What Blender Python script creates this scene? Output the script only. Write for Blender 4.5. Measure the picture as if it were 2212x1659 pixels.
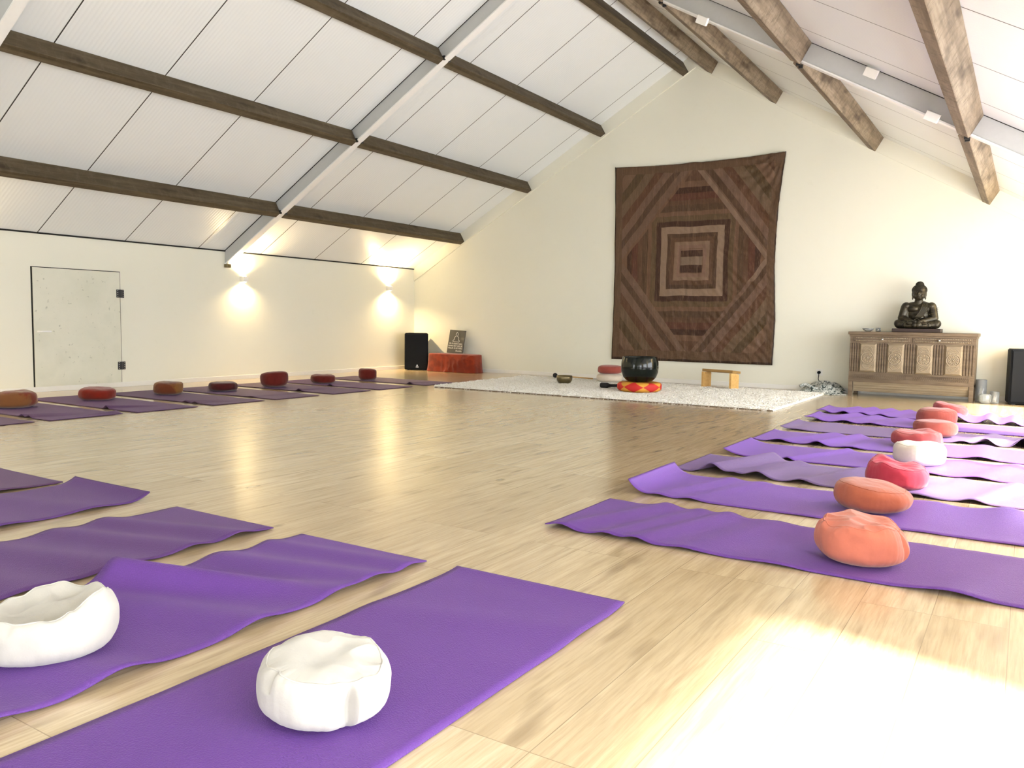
import bpy, bmesh, math, random
from mathutils import Vector, Matrix, noise
PI = math.pi
sc = bpy.context.scene
col = sc.collection
for o in list(bpy.data.objects): bpy.data.objects.remove(o)

# ------------------------------------------------------------------ camera
cd = bpy.data.cameras.new('camera'); cam = bpy.data.objects.new('camera', cd); col.objects.link(cam)
cd.sensor_width = 36; cd.lens = 1751.45 / 2212 * 36; cd.clip_start = .02
r = Vector((.84374416, .53653136, .01516217)); d = Vector((.05439109, -.05736375, -.99687061)); f = Vector((-.53398259, .84192844, -.07758286))
cam.matrix_world = Matrix(((r.x, -d.x, -f.x, 0), (r.y, -d.y, -f.y, 0), (r.z, -d.z, -f.z, .82), (0, 0, 0, 1)))
sc.camera = cam
# ------------------------------------------------------------------ view
sc.view_settings.view_transform = 'Standard'; sc.view_settings.look = 'None'
sc.view_settings.gamma = 1; sc.view_settings.exposure = .66; sc.view_settings.use_curve_mapping = False
# ------------------------------------------------------------------ world: bright milky daylight
w = bpy.data.worlds.new('sky'); sc.world = w; w.use_nodes = True
wb = w.node_tree.nodes['Background']; wb.inputs[0].default_value = (.93, .96, 1, 1); wb.inputs[1].default_value = 8.5
# ------------------------------------------------------------------ sun through the windows of the right-hand wall
sl = bpy.data.lights.new('sun', 'SUN'); sl.energy = 17; sl.angle = math.radians(5); sl.color = (1, .95, .86)
so = bpy.data.objects.new('sun', sl); col.objects.link(so)
so.rotation_euler = Vector((-1, .25, -.92)).to_track_quat('-Z', 'Y').to_euler()

# room numbers (metres)
XL, XR, YB, YF = -8.72, .86, 10.65, -4.4
RX, RZ = -3.93, 4.42
def roof(x): return 6.69 + .577 * x if x < RX else 2.145 - .58 * x
ZL, ZR = roof(XL), roof(XR)
# window openings: right wall (y0, y1, z0, z1), front wall (x0, x1, z0, z1)
WR = [(-2.6, 1.95, .08, 1.5), (3.95, 6.6, .12, 1.5), (7.15, 9.8, .12, 1.5)]
WF = [(-7.6, -5.8, .1, 2.0), (-1.1, -.3, .1, 1.7)]  # first opening is added, unseen, to brighten the left floor and wall
def portal(loc, sx, sy, dirv):
    l = bpy.data.lights.new('portal', 'AREA'); l.shape = 'RECTANGLE'; l.size = sx; l.size_y = sy
    l.cycles.is_portal = True
    o = bpy.data.objects.new('portal', l); col.objects.link(o); o.location = loc
    o.rotation_euler = Vector(dirv).to_track_quat('-Z', 'Z' if abs(dirv[2]) < .5 else 'Y').to_euler()
for y0, y1, z0, z1 in WR: portal((XR + .12, (y0 + y1) / 2, (z0 + z1) / 2), y1 - y0, z1 - z0, (-1, 0, 0))
for x0, x1, z0, z1 in WF: portal(((x0 + x1) / 2, YF - .12, (z0 + z1) / 2), x1 - x0, z1 - z0, (0, 1, 0))

# ------------------------------------------------------------------ materials
def rgb(h):
    h = h.lstrip('#'); c = [int(h[i:i + 2], 16) / 255 for i in (0, 2, 4)]
    return tuple((x / 12.92 if x <= .04045 else ((x + .055) / 1.055) ** 2.4) for x in c) + (1,)
class NT:
    def __init__(s, name, rough=.6, color=(.5, .5, .5, 1), metal=0, spec=.5):
        s.m = bpy.data.materials.new(name); s.m.use_nodes = True; s.t = s.m.node_tree
        s.b = s.t.nodes['Principled BSDF']; s.b.inputs['Roughness'].default_value = rough
        s.b.inputs['Base Color'].default_value = color; s.b.inputs['Metallic'].default_value = metal
        s.b.inputs['Specular IOR Level'].default_value = spec
    def n(s, typ, **k):
        x = s.t.nodes.new('ShaderNode' + typ)
        for a, v in k.items():
            if a[0] == 'i' and a[1:].isdigit(): x.inputs[int(a[1:])].default_value = v
            elif a.startswith('in_'): x.inputs[a[3:].replace('_', ' ')].default_value = v
            else: setattr(x, a, v)
        return x
    def l(s, a, b):
        s.t.links.new(a, b)
    def math(s, op, a, b=None, c=None):
        x = s.n('Math', operation=op)
        for i, v in enumerate((a, b, c)):
            if v is None: continue
            if isinstance(v, (int, float)): x.inputs[i].default_value = v
            else: s.l(v, x.inputs[i])
        return x.outputs[0]
    def coord(s, scale=(1, 1, 1), kind='Object', rot=(0, 0, 0)):
        tc = s.n('TexCoord'); mp = s.n('Mapping'); s.l(tc.outputs[kind], mp.inputs[0])
        mp.inputs['Scale'].default_value = scale; mp.inputs['Rotation'].default_value = rot
        return mp.outputs[0]
    def noise(s, vec, scale=5, detail=4, rough=.55):
        x = s.n('TexNoise'); s.l(vec, x.inputs['Vector']); x.inputs['Scale'].default_value = scale
        x.inputs['Detail'].default_value = detail; x.inputs['Roughness'].default_value = rough
        return x.outputs['Fac']
    def ramp(s, fac, stops, interp='LINEAR'):
        x = s.n('ValToRGB'); x.color_ramp.interpolation = interp
        e = x.color_ramp.elements
        while len(e) > 1: e.remove(e[-1])
        for i, (p, c) in enumerate(stops):
            if i == 0: e[0].position = p; e[0].color = c
            else: q = e.new(p); q.color = c
        s.l(fac, x.inputs[0]); return x.outputs[0]
    def mix(s, fac, a, b, blend='MIX'):
        x = s.n('MixRGB', blend_type=blend)
        for i, v in enumerate((fac, a, b)):
            if isinstance(v, (int, float)): x.inputs[i].default_value = v
            elif isinstance(v, tuple): x.inputs[i].default_value = v
            else: s.l(v, x.inputs[i])
        return x.outputs[0]
    def base(s, c): s.l(c, s.b.inputs['Base Color'])
    def bump(s, h, strength=.3, dist=.01):
        x = s.n('Bump'); x.inputs['Strength'].default_value = strength; x.inputs['Distance'].default_value = dist
        s.l(h, x.inputs['Height']); 
        if s.b.inputs['Normal'].is_linked: s.l(s.b.inputs['Normal'].links[0].from_socket, x.inputs['Normal'])
        s.l(x.outputs[0], s.b.inputs['Normal'])
G = lambda v: (v, v, v, 1)
M = {}
def plain(name, color, rough=.6, metal=0, spec=.5, var=.12, scale=30, bump=.15, bd=.003):
    t = NT(name, rough, color, metal, spec); v = t.coord()
    n = t.noise(v, scale, 4)
    t.base(t.mix(n, tuple(c * (1 - var) for c in color[:3]) + (1,), tuple(min(1, c * (1 + var)) for c in color[:3]) + (1,)))
    if bump: t.bump(n, bump, bd)
    M[name] = t.m; return t.m

def mat_wall():
    t = NT('wall_paint', .55, spec=.3); v = t.coord()
    n = t.noise(v, 1.3, 3); m = t.mix(n, (.765, .755, .635, 1), (.805, .795, .685, 1))
    s1 = t.noise(v, 9, 5); m = t.mix(t.ramp(s1, [(.62, G(0)), (.8, G(.12))]), m, (.62, .60, .46, 1))
    t.base(m); t.bump(t.noise(v, 160, 2), .08, .002); M['wall'] = t.m
mat_wall()
plain('white_paint', (.82, .81, .76, 1), .45, var=.03, bump=.05)
plain('steel_shaded', (.50, .51, .50, 1), .4, var=.05, bump=.05)  # web of the white frame, greyed: its shade is in the colour
plain('flange_white', (.84, .835, .81, 1), .4, var=.03, bump=.05)
plain('black_plastic', (.004, .0055, .008, 1), .7, spec=.2, var=.2, scale=400, bump=.2)
plain('black_steel', (.010, .010, .010, 1), .45, bump=0)
plain('dark_gap', (.012, .011, .008, 1), .9, bump=0)
plain('chrome', (.75, .75, .75, 1), .25, 1, bump=0)
plain('badge_metal', (.4, .4, .4, 1), .35, .8, bump=0)

def mat_ceiling():
    t = NT('ceiling_panel', .38, spec=.45); tc = t.n('TexCoord'); sp = t.n('SeparateXYZ'); t.l(tc.outputs['Object'], sp.inputs[0])
    y = sp.outputs[1]
    n = t.noise(tc.outputs['Object'], 1.1, 3)
    c = t.mix(n, (.78, .81, .81, 1), (.83, .86, .86, 1))
    a = t.math('FRACT', t.math('DIVIDE', t.math('ADD', y, 10 - 3.885), .967))
    seam = t.math('LESS_THAN', t.math('ABSOLUTE', t.math('SUBTRACT', a, .5)), .4945)   # 1 on the panel, 0 on the joint
    t.base(t.mix(seam, (.03, .028, .024, 1), c))
    ribs = t.math('SINE', t.math('MULTIPLY', y, 2 * PI / .036))
    t.bump(ribs, .22, .002)
    M['ceiling'] = t.m
mat_ceiling()

def mat_floor():
    t = NT('oak_laminate', .3, spec=.5); tc = t.n('TexCoord'); sp = t.n('SeparateXYZ'); t.l(tc.outputs['Object'], sp.inputs[0])
    cb = t.n('CombineXYZ'); t.l(sp.outputs[1], cb.inputs[0]); t.l(sp.outputs[0], cb.inputs[1])
    br = t.n('TexBrick'); t.l(cb.outputs[0], br.inputs['Vector'])
    br.offset = .37; br.offset_frequency = 3
    br.inputs['Color1'].default_value = G(0); br.inputs['Color2'].default_value = G(1); br.inputs['Mortar'].default_value = G(.5)
    br.inputs['Scale'].default_value = 1; br.inputs['Mortar Size'].default_value = .0012; br.inputs['Mortar Smooth'].default_value = .2
    br.inputs['Brick Width'].default_value = 1.28; br.inputs['Row Height'].default_value = .19
    tint = br.outputs['Color']
    base = t.ramp(tint, [(0, (.56, .435, .265, 1)), (.35, (.65, .52, .33, 1)), (.7, (.60, .475, .295, 1)), (1, (.69, .56, .37, 1))])
    # grain: stretched along y and shifted per plank
    off = t.n('CombineXYZ'); t.l(t.math('MULTIPLY', tint, 37.0), off.inputs[0]); t.l(t.math('MULTIPLY', tint, 91.0), off.inputs[1])
    va = t.n('VectorMath', operation='ADD'); t.l(tc.outputs['Object'], va.inputs[0]); t.l(off.outputs[0], va.inputs[1])
    mp = t.n('Mapping'); t.l(va.outputs[0], mp.inputs[0]); mp.inputs['Scale'].default_value = (22, 1.3, 1)
    g1 = t.noise(mp.outputs[0], 1.5, 6, .62)
    base = t.mix(t.ramp(g1, [(.38, G(0)), (.66, G(.7))]), base, (.44, .33, .185, 1))
    mp2 = t.n('Mapping'); t.l(va.outputs[0], mp2.inputs[0]); mp2.inputs['Scale'].default_value = (90, 4, 1)
    g2 = t.noise(mp2.outputs[0], 1.5, 3, .6)
    base = t.mix(t.ramp(g2, [(.45, G(0)), (.7, G(.35))]), base, (.30, .21, .11, 1))
    # knots and dark figure
    mp3 = t.n('Mapping'); t.l(va.outputs[0], mp3.inputs[0]); mp3.inputs['Scale'].default_value = (15, 2.6, 1)
    k = t.noise(mp3.outputs[0], 1.0, 2, .4)
    kn = t.ramp(k, [(.60, G(0)), (.76, G(.45))])
    base = t.mix(kn, base, (.15, .085, .035, 1))
    vo = t.n('TexVoronoi'); mp4 = t.n('Mapping'); t.l(tc.outputs['Object'], mp4.inputs[0]); mp4.inputs['Scale'].default_value = (3.2, 1.7, 1)
    t.l(mp4.outputs[0], vo.inputs['Vector']); vo.inputs['Scale'].default_value = 1
    wob = t.noise(tc.outputs['Object'], 40, 3)
    kd = t.math('ADD', vo.outputs['Distance'], t.math('MULTIPLY', wob, .04))
    base = t.mix(t.ramp(kd, [(.04, G(.9)), (.11, G(0))]), base, (.10, .055, .02, 1))
    base = t.mix(t.math('MULTIPLY', br.outputs['Fac'], .55), base, (.16, .11, .06, 1))
    t.base(base)
    t.l(t.math('MULTIPLY_ADD', g1, .08, .15), t.b.inputs['Roughness'])
    t.b.inputs['Coat Weight'].default_value = .45; t.b.inputs['Coat Roughness'].default_value = .24
    M['floor'] = t.m
mat_floor()

def mat_timber(name, c0, c1, c2, worn, amt):
    t = NT(name, .65, spec=.25); v = t.coord((9, .7, 9)); n = t.noise(v, 2, 6, .65)
    c = t.ramp(n, [(.28, c0), (.5, c1), (.72, c2)])
    v2 = t.coord((3, 1.2, 3)); k = t.noise(v2, 2.2, 3, .5)
    c = t.mix(t.ramp(k, [(.60, G(0)), (.72, G(.8))]), c, (.035, .022, .012, 1))
    # rough sawn marks across the grain
    wv = t.coord((5, 9, 5), rot=(.5, .3, .5)); s = t.noise(wv, 1.8, 6, .75)
    c = t.mix(t.ramp(s, [(.50, G(0)), (.66, G(amt))]), c, worn)
    t.base(c); t.bump(n, .3, .004); t.bump(s, .35, .006); M[name] = t.m
mat_timber('timber', (.045, .032, .017, 1), (.085, .063, .036, 1), (.14, .11, .068, 1), (.17, .14, .095, 1), .25)  # left slope: darkened copy, its shade put into the colour
mat_timber('timber_window_lit', (.10, .072, .045, 1), (.20, .155, .105, 1), (.30, .245, .175, 1), (.09, .065, .04, 1), .75)  # same timber lightened to carry window light; stronger saw marks are its own

def mat_mat(name, c, rough=.62):
    t = NT(name, rough, spec=.4); v = t.coord()
    n = t.noise(v, 3, 3); c2 = tuple(x * 1.18 for x in c[:3]) + (1,)
    m = t.mix(n, c, c2)
    vo = t.n('TexVoronoi'); t.l(t.coord((1, 1.6, 1)), vo.inputs['Vector']); vo.inputs['Scale'].default_value = 210
    m = t.mix(t.math('MULTIPLY', vo.outputs['Distance'], .35), m, tuple(x * 1.7 for x in c[:3]) + (1,))
    t.base(m); t.bump(vo.outputs['Distance'], .5, .0025)
    t.b.inputs['Sheen Weight'].default_value = .12; t.b.inputs['Sheen Roughness'].default_value = .4
    t.b.inputs['Sheen Tint'].default_value = (.75, .55, 1, 1)
    M[name] = t.m
mat_mat('mat_purple', (.095, .032, .205, 1))
mat_mat('mat_purple_shaded', (.075, .026, .135, 1))  # purple mat darkened: fall-off of light along the near row, in the colour
mat_mat('mat_violet', (.135, .055, .30, 1), .5)
mat_mat('mat_grape', (.12, .075, .19, 1), .42)
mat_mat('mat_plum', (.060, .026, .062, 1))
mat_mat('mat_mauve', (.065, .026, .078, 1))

def mat_fabric(name, c, c2=None, rough=.85, scale=14, lo=.45, hi=.55, sheen=.25, weave=900):
    t = NT(name, rough, spec=.15); v = t.coord(); n = t.noise(v, scale, 4)
    c2 = c2 or tuple(x * .82 for x in c[:3]) + (1,)
    t.base(t.mix(t.ramp(n, [(lo, G(0)), (hi, G(1))]), c, c2))
    t.bump(t.noise(v, 28, 4), .25, .008); t.bump(t.noise(v, weave, 2), .2, .001)
    t.b.inputs['Sheen Weight'].default_value = sheen; t.b.inputs['Sheen Roughness'].default_value = .5
    M[name] = t.m
mat_fabric('cotton_white', (.50, .48, .43, 1), (.45, .43, .385, 1), lo=.3, hi=.8)
mat_fabric('cotton_cream', (.70, .62, .51, 1), (.64, .56, .45, 1), lo=.3, hi=.8)
mat_fabric('terracotta', (.52, .155, .10, 1), (.44, .13, .085, 1), lo=.3, hi=.8)
mat_fabric('rust', (.40, .11, .06, 1), (.33, .09, .05, 1), lo=.3, hi=.8)
mat_fabric('crimson', (.46, .04, .07, 1), (.38, .03, .055, 1), lo=.3, hi=.8)
mat_fabric('red_pink', (.40, .07, .065, 1), (.33, .055, .05, 1), lo=.3, hi=.8)
mat_fabric('brick', (.34, .075, .055, 1), (.28, .06, .045, 1), lo=.3, hi=.8)
mat_fabric('dark_red', (0.1178, 0.0112, 0.0062, 1), (0.0868, 0.0074, 0.0050, 1), lo=.3, hi=.8)
mat_fabric('scarlet', (0.1890, 0.0112, 0.0042, 1), (0.1400, 0.0140, 0.0042, 1), lo=.3, hi=.8)
mat_fabric('rust_patched', (0.1612, 0.0248, 0.0093, 1), (0.1860, 0.0713, 0.0217, 1), scale=5, lo=.46, hi=.52)
mat_fabric('ochre_patched', (0.1860, 0.0775, 0.0155, 1), (0.1178, 0.0279, 0.0074, 1), scale=4.5, lo=.47, hi=.53)
mat_fabric('burgundy', (0.0630, 0.0060, 0.0060, 1), (0.0480, 0.0048, 0.0048, 1), lo=.3, hi=.8)
mat_fabric('velvet_rust', (.24, .03, .008, 1), (.17, .02, .006, 1), scale=6, sheen=.3)

def mat_rug():
    t = NT('shag', .95, spec=.1); v = t.coord(); n = t.noise(v, 45, 4, .7)
    t.base(t.mix(t.ramp(n, [(.36, G(0)), (.5, G(1))]), (.62, .58, .47, 1), (.90, .88, .81, 1)))
    t.bump(n, .8, .02); M['rug'] = t.m
mat_rug()

def mat_chest(name, a, b):
    t = NT(name, .5, spec=.35); v = t.coord((2, 10, 14)); n = t.noise(v, 2, 6, .65)
    t.base(t.ramp(n, [(.3, a), (.7, b)])); t.bump(n, .25, .003); M[name] = t.m
mat_chest('aged_oak', (.085, .058, .034, 1), (.19, .14, .09, 1))
mat_chest('pale_oak', (.20, .155, .10, 1), (.30, .24, .16, 1))
mat_chest('worn_highlight_oak', (.25, .20, .135, 1), (.34, .275, .19, 1))  # rubbed carving, lightened further: relief highlights put into the colour
mat_chest('stool_wood', (.62, .36, .11, 1), (.74, .48, .18, 1))
mat_chest('stool_brown', (.30, .17, .05, 1), (.38, .23, .08, 1))

def mat_bronze():
    t = NT('bronze', .38, metal=.55); v = t.coord(); n = t.noise(v, 18, 5)
    t.base(t.ramp(n, [(.35, (.022, .019, .012, 1)), (.6, (.05, .042, .025, 1)), (.8, (.10, .085, .05, 1))])); t.bump(n, .2, .003); M['bronze'] = t.m
mat_bronze()
plain('dark_wood', (.03, .014, .009, 1), .45)
plain('lacquer', (.004, .007, .005, 1), .12, spec=.35, bump=.1, scale=60)
plain('brass', (.20, .165, .09, 1), .35, .9)
plain('plaque_grey', (.075, .072, .06, 1), .7)
plain('lettering', (.75, .74, .68, 1), .7, bump=0)
plain('striker', (.012, .011, .012, 1), .7)
def glass(name, c=(1, 1, 1, 1), r=.05):
    t = NT(name, r, c); t.b.inputs['Transmission Weight'].default_value = .85; t.b.inputs['IOR'].default_value = 1.3; M[name] = t.m
glass('clear_glass', (.93, .96, .95, 1))
def emit(name, c, s):
    t = NT(name, .5, c); t.b.inputs['Emission Color'].default_value = c; t.b.inputs['Emission Strength'].default_value = s; M[name] = t.m
emit('lamp_lens', (1, .78, .42, 1), 30)

def mat_door():
    t = NT('door_panel', .45, spec=.4); v = t.coord(); n = t.noise(v, 2.2, 5)
    c = t.ramp(n, [(.3, (.63, .635, .52, 1)), (.55, (.70, .695, .58, 1)), (.8, (.59, .60, .49, 1))])
    k = t.noise(v, 26, 3, .5)
    c = t.mix(t.ramp(k, [(.66, G(0)), (.74, G(.55))]), c, (.30, .32, .24, 1))
    t.base(c); M['door'] = t.m
mat_door()

def mat_throw():
    t = NT('throw', .9, spec=.1); v = t.coord((1, 1, 1), rot=(0, 0, .5)); n = t.noise(v, 22, 4, .6)
    c = t.ramp(n, [(.42, (.06, .075, .07, 1)), (.47, (.40, .43, .40, 1)), (.54, (.66, .67, .62, 1)), (.58, (.10, .12, .11, 1)), (.64, (.45, .47, .43, 1))])
    t.base(c); M['throw'] = t.m
mat_throw()

def mat_quilt():
    # u, v in -1..1 over the hanging: square rings inside a big diamond, diagonal strips in the corners
    t = NT('silk_quilt', .42, spec=.22); uv = t.n('UVMap'); sp = t.n('SeparateXYZ'); t.l(uv.outputs[0], sp.inputs[0])
    w1 = t.noise(t.coord((1, 1, 1)), 3, 2)
    u = t.math('ADD', t.math('MULTIPLY_ADD', sp.outputs[0], 2, -1), t.math('MULTIPLY_ADD', w1, .03, -.015))
    v = t.math('ADD', t.math('MULTIPLY_ADD', sp.outputs[1], 2, -1), t.math('MULTIPLY_ADD', w1, -.03, .015))
    vv = t.math('ADD', v, -.012)
    au, av = t.math('ABSOLUTE', u), t.math('ABSOLUTE', vv)
    sq = t.math('MAXIMUM', t.math('MULTIPLY', au, .895), av)
    l1 = t.math('ADD', t.math('MULTIPLY', au, .98), t.math('MULTIPLY', av, .93))
    C = lambda a, b, c: ((a * .9 + .010) * 1.08, (b * .9 + .005) * 1.02, (c * .9 + .002) * .95, 1)
    dk, md, br, lt, pk, ol, rd = C(.032, .014, .009), C(.075, .040, .024), C(.115, .066, .042), C(.20, .145, .105), C(.16, .10, .075), C(.078, .052, .028), C(.072, .028, .018)
    inner = t.ramp(sq, [(0, br), (.125, pk), (.16, C(.17, .115, .08)), (.192, md), (.235, C(.05, .028, .016)), (.275, lt), (.345, dk), (.40, ol), (.455, br), (.50, C(.06, .035, .02)), (.56, md), (.61, rd), (.68, dk), (.74, br), (.80, md)], 'CONSTANT')
    # the three bars in the heart
    bar = t.ramp(t.math('MULTIPLY_ADD', v, 3.2, .5), [(0, br), (.16, dk), (.40, C(.15, .11, .08)), (.68, dk), (.88, pk)], 'CONSTANT')
    heart = t.math('MULTIPLY', t.math('LESS_THAN', au, .135), t.math('LESS_THAN', av, .118))
    inner = t.mix(heart, inner, bar)
    # corner strips: slightly different order in the four corners
    side = t.math('MULTIPLY', t.math('GREATER_THAN', u, 0), .055)
    side2 = t.math('MULTIPLY', t.math('GREATER_THAN', v, 0), .035)
    l2 = t.math('ADD', l1, t.math('SUBTRACT', side, side2))
    outer = t.ramp(t.math('MULTIPLY', l2, .5), [(0, br), (.435, C(.115, .072, .052)), (.485, C(.062, .036, .022)), (.53, C(.12, .075, .055)), (.585, C(.078, .038, .022)), (.64, C(.105, .072, .046)), (.70, C(.06, .04, .02)), (.76, C(.12, .075, .05)), (.83, md), (.90, dk)], 'CONSTANT')
    c = t.mix(t.math('GREATER_THAN', l1, .868), inner, outer)
    strip = t.math('MULTIPLY', t.math('GREATER_THAN', l1, .868), t.math('LESS_THAN', l1, .935))
    strip = t.math('MULTIPLY', strip, t.math('GREATER_THAN', t.math('MULTIPLY', u, t.math('ADD', v, .2)), 0))
    c = t.mix(t.math('MULTIPLY', strip, t.math('MULTIPLY_ADD', t.math('GREATER_THAN', u, 0), .6, .25)), c, C(.17, .12, .088))
    bd = t.math('MAXIMUM', au, av)
    c = t.mix(t.math('GREATER_THAN', bd, .905), c, C(.085, .052, .032))
    c = t.mix(t.math('GREATER_THAN', bd, .988), c, C(.02, .012, .008))
    # weave and patch shading of the cloth itself
    n = t.noise(t.coord((30, 30, 2.5)), 2.2, 5, .7)
    c = t.mix(t.ramp(n, [(.5, G(0)), (.75, G(.4))]), c, C(.22, .14, .09))
    n2 = t.noise(t.coord((3, 3, 3)), 2.5, 3)
    c = t.mix(.3, c, t.mix(n2, G(.35), G(.75)), 'OVERLAY')
    t.base(c); t.bump(n, .5, .006); t.bump(t.noise(t.coord((4, 4, 2)), 5, 5, .6), .5, .02); M['quilt'] = t.m
mat_quilt()

def mat_diamond():
    t = NT('diamond_brocade', .55, spec=.3); tc = t.n('TexCoord'); sp = t.n('SeparateXYZ'); t.l(tc.outputs['Object'], sp.inputs[0])
    at = t.math('ARCTAN2', sp.outputs[1], sp.outputs[0])
    a = t.math('MULTIPLY_ADD', at, 7 / (2 * PI), 10.1); fr = t.math('FRACT', a)
    da = t.math('MULTIPLY', t.math('ABSOLUTE', t.math('SUBTRACT', fr, .5)), 2)
    dz = t.math('DIVIDE', t.math('ABSOLUTE', t.math('SUBTRACT', sp.outputs[2], .072)), .062)
    dm = t.math('LESS_THAN', t.math('ADD', da, dz), 1.0)
    n = t.noise(t.coord(), 12, 3)
    t.base(t.mix(dm, t.mix(n, (.78, .40, .05, 1), (.62, .28, .04, 1)), t.mix(n, (.62, .03, .02, 1), (.50, .02, .02, 1))))
    M['brocade'] = t.m
mat_diamond()

# ------------------------------------------------------------------ helpers
def finish(bm, name, mat, parent=None, smooth=False, loc=None, rot=None, keep=False):
    me = bpy.data.meshes.new(name)
    bmesh.ops.recalc_face_normals(bm, faces=bm.faces)
    bm.to_mesh(me); bm.free()
    if smooth:
        for p in me.polygons: p.use_smooth = True
    if mat: me.materials.append(M[mat] if isinstance(mat, str) else mat)
    o = bpy.data.objects.new(name, me); col.objects.link(o)
    if parent: o.parent = parent
    if loc: o.location = loc
    if rot: o.rotation_euler = rot
    return o
def tag(o, label, cat, group=None, kind=None):
    o['label'] = label; o['category'] = cat
    if group: o['group'] = group
    if kind: o['kind'] = kind
    return o
def struct(o):
    o['kind'] = 'structure'; return o
def empty(name, loc, label, cat, group=None, rz=0):
    o = bpy.data.objects.new(name, None); col.objects.link(o); o.location = loc; o.rotation_euler = (0, 0, rz)
    o.empty_display_size = .1
    return tag(o, label, cat, group)
def box(bm, x0, x1, y0, y1, z0, z1, bev=0):
    r = bmesh.ops.create_cube(bm, size=1); vs = r['verts']
    bmesh.ops.scale(bm, vec=(x1 - x0, y1 - y0, z1 - z0), verts=vs)
    bmesh.ops.translate(bm, vec=((x0 + x1) / 2, (y0 + y1) / 2, (z0 + z1) / 2), verts=vs)
    if bev:
        es = list({e for v in vs for e in v.link_edges})
        bmesh.ops.bevel(bm, geom=es, offset=bev, segments=2, affect='EDGES', profile=.6)
def B(*boxes, bev=0):
    bm = bmesh.new()
    for b in boxes: box(bm, *b, bev=bev)
    return bm
def prism(bm, pts, axis, a0, a1):
    # polygon pts in the plane across axis ('y': (x,z), 'x': (y,z), 'z': (x,y))
    def P(p, a): return {'y': (p[0], a, p[1]), 'x': (a, p[0], p[1]), 'z': (p[0], p[1], a)}[axis]
    v0 = [bm.verts.new(P(p, a0)) for p in pts]; v1 = [bm.verts.new(P(p, a1)) for p in pts]
    bm.faces.new(v0); bm.faces.new(v1[::-1]); n = len(pts)
    for i in range(n): bm.faces.new((v0[i], v1[i], v1[(i + 1) % n], v0[(i + 1) % n]))
def lathe(bm, prof, n=48, c=(0, 0, 0), sx=1, sy=1):
    rings = []
    for rr, z in prof:
        if rr < 1e-5: rings.append([bm.verts.new((c[0], c[1], c[2] + z))])
        else: rings.append([bm.verts.new((c[0] + rr * sx * math.cos(2 * PI * i / n), c[1] + rr * sy * math.sin(2 * PI * i / n), c[2] + z)) for i in range(n)])
    for a, b in zip(rings, rings[1:]):
        for i in range(n):
            j = (i + 1) % n
            if len(a) == 1 and len(b) == 1: continue
            if len(a) == 1: bm.faces.new((a[0], b[i], b[j]))
            elif len(b) == 1: bm.faces.new((a[i], a[j], b[0]))
            else: bm.faces.new((a[i], a[j], b[j], b[i]))
def tube(bm, pts, rad, n=10, closed=False, caps=True):
    pts = [Vector(p) for p in pts]; N = len(pts)
    R_ = rad if isinstance(rad, (list, tuple)) else [rad] * N
    rings = []; ref = None
    for i, p in enumerate(pts):
        a = pts[(i - 1) % N] if (closed or i > 0) else p; b = pts[(i + 1) % N] if (closed or i < N - 1) else p
        t = (b - a).normalized()
        if ref is None: ref = t.orthogonal().normalized()
        ref = (ref - t * ref.dot(t)).normalized(); s = t.cross(ref)
        rings.append([bm.verts.new(p + (ref * math.cos(2 * PI * k / n) + s * math.sin(2 * PI * k / n)) * R_[i]) for k in range(n)])
    for i in range(N if closed else N - 1):
        a, b = rings[i], rings[(i + 1) % N]
        for k in range(n): bm.faces.new((a[k], a[(k + 1) % n], b[(k + 1) % n], b[k]))
    if not closed and caps:
        bm.faces.new(rings[0][::-1]); bm.faces.new(rings[-1])
def ellipsoid(bm, c, r, rot=None, u=20, v=12):
    m = Matrix.Translation(c) @ (rot.to_matrix().to_4x4() if rot else Matrix()) @ Matrix.Diagonal((*r, 1))
    bmesh.ops.create_uvsphere(bm, u_segments=u, v_segments=v, radius=1, matrix=m)
def limb(bm, a, b, r0, r1, n=9):
    a, b = Vector(a), Vector(b)
    for i in range(n):
        t = i / (n - 1); rr = r0 * (1 - t) + r1 * t
        ellipsoid(bm, a.lerp(b, t), (rr, rr, rr), u=14, v=10)

# ------------------------------------------------------------------ the room
struct(finish(B((XL - .3, XR + .3, YF - .3, YB + .3, -.12, 0)), 'floor', 'floor'))
def wall_with_holes(name, a0, a1, top, holes, axis, b0, b1):
    """wall along axis a with rectangular openings; top is a function or number"""
    bm = bmesh.new(); cuts = sorted({a0, a1} | {h[0] for h in holes} | {h[1] for h in holes} | ({RX} if axis == 'y' else set()))
    for c0, c1 in zip(cuts, cuts[1:]):
        mid = (c0 + c1) / 2; tp = (lambda q: top) if not callable(top) else top
        hs = [h for h in holes if h[0] <= mid <= h[1]]
        if hs:
            h = hs[0]
            prism(bm, [(c0, 0), (c1, 0), (c1, h[2]), (c0, h[2])], axis, b0, b1)
            prism(bm, [(c0, h[3]), (c1, h[3]), (c1, tp(c1)), (c0, tp(c0))], axis, b0, b1)
        else:
            prism(bm, [(c0, 0), (c1, 0), (c1, tp(c1)), (c0, tp(c0))], axis, b0, b1)
    return struct(finish(bm, name, 'wall'))
wall_with_holes('wall_left', YF, YB, ZL + .02, [], 'x', XL - .2, XL)
wall_with_holes('wall_right', YF, YB, ZR + .02, WR, 'x', XR, XR + .2)
wall_with_holes('wall_back', XL - .2, XR + .2, lambda x: roof(x) + .05, [], 'y', YB, YB + .2)
wall_with_holes('wall_front', XL - .2, XR + .2, lambda x: roof(x) + .05, WF, 'y', YF - .2, YF)
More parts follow.
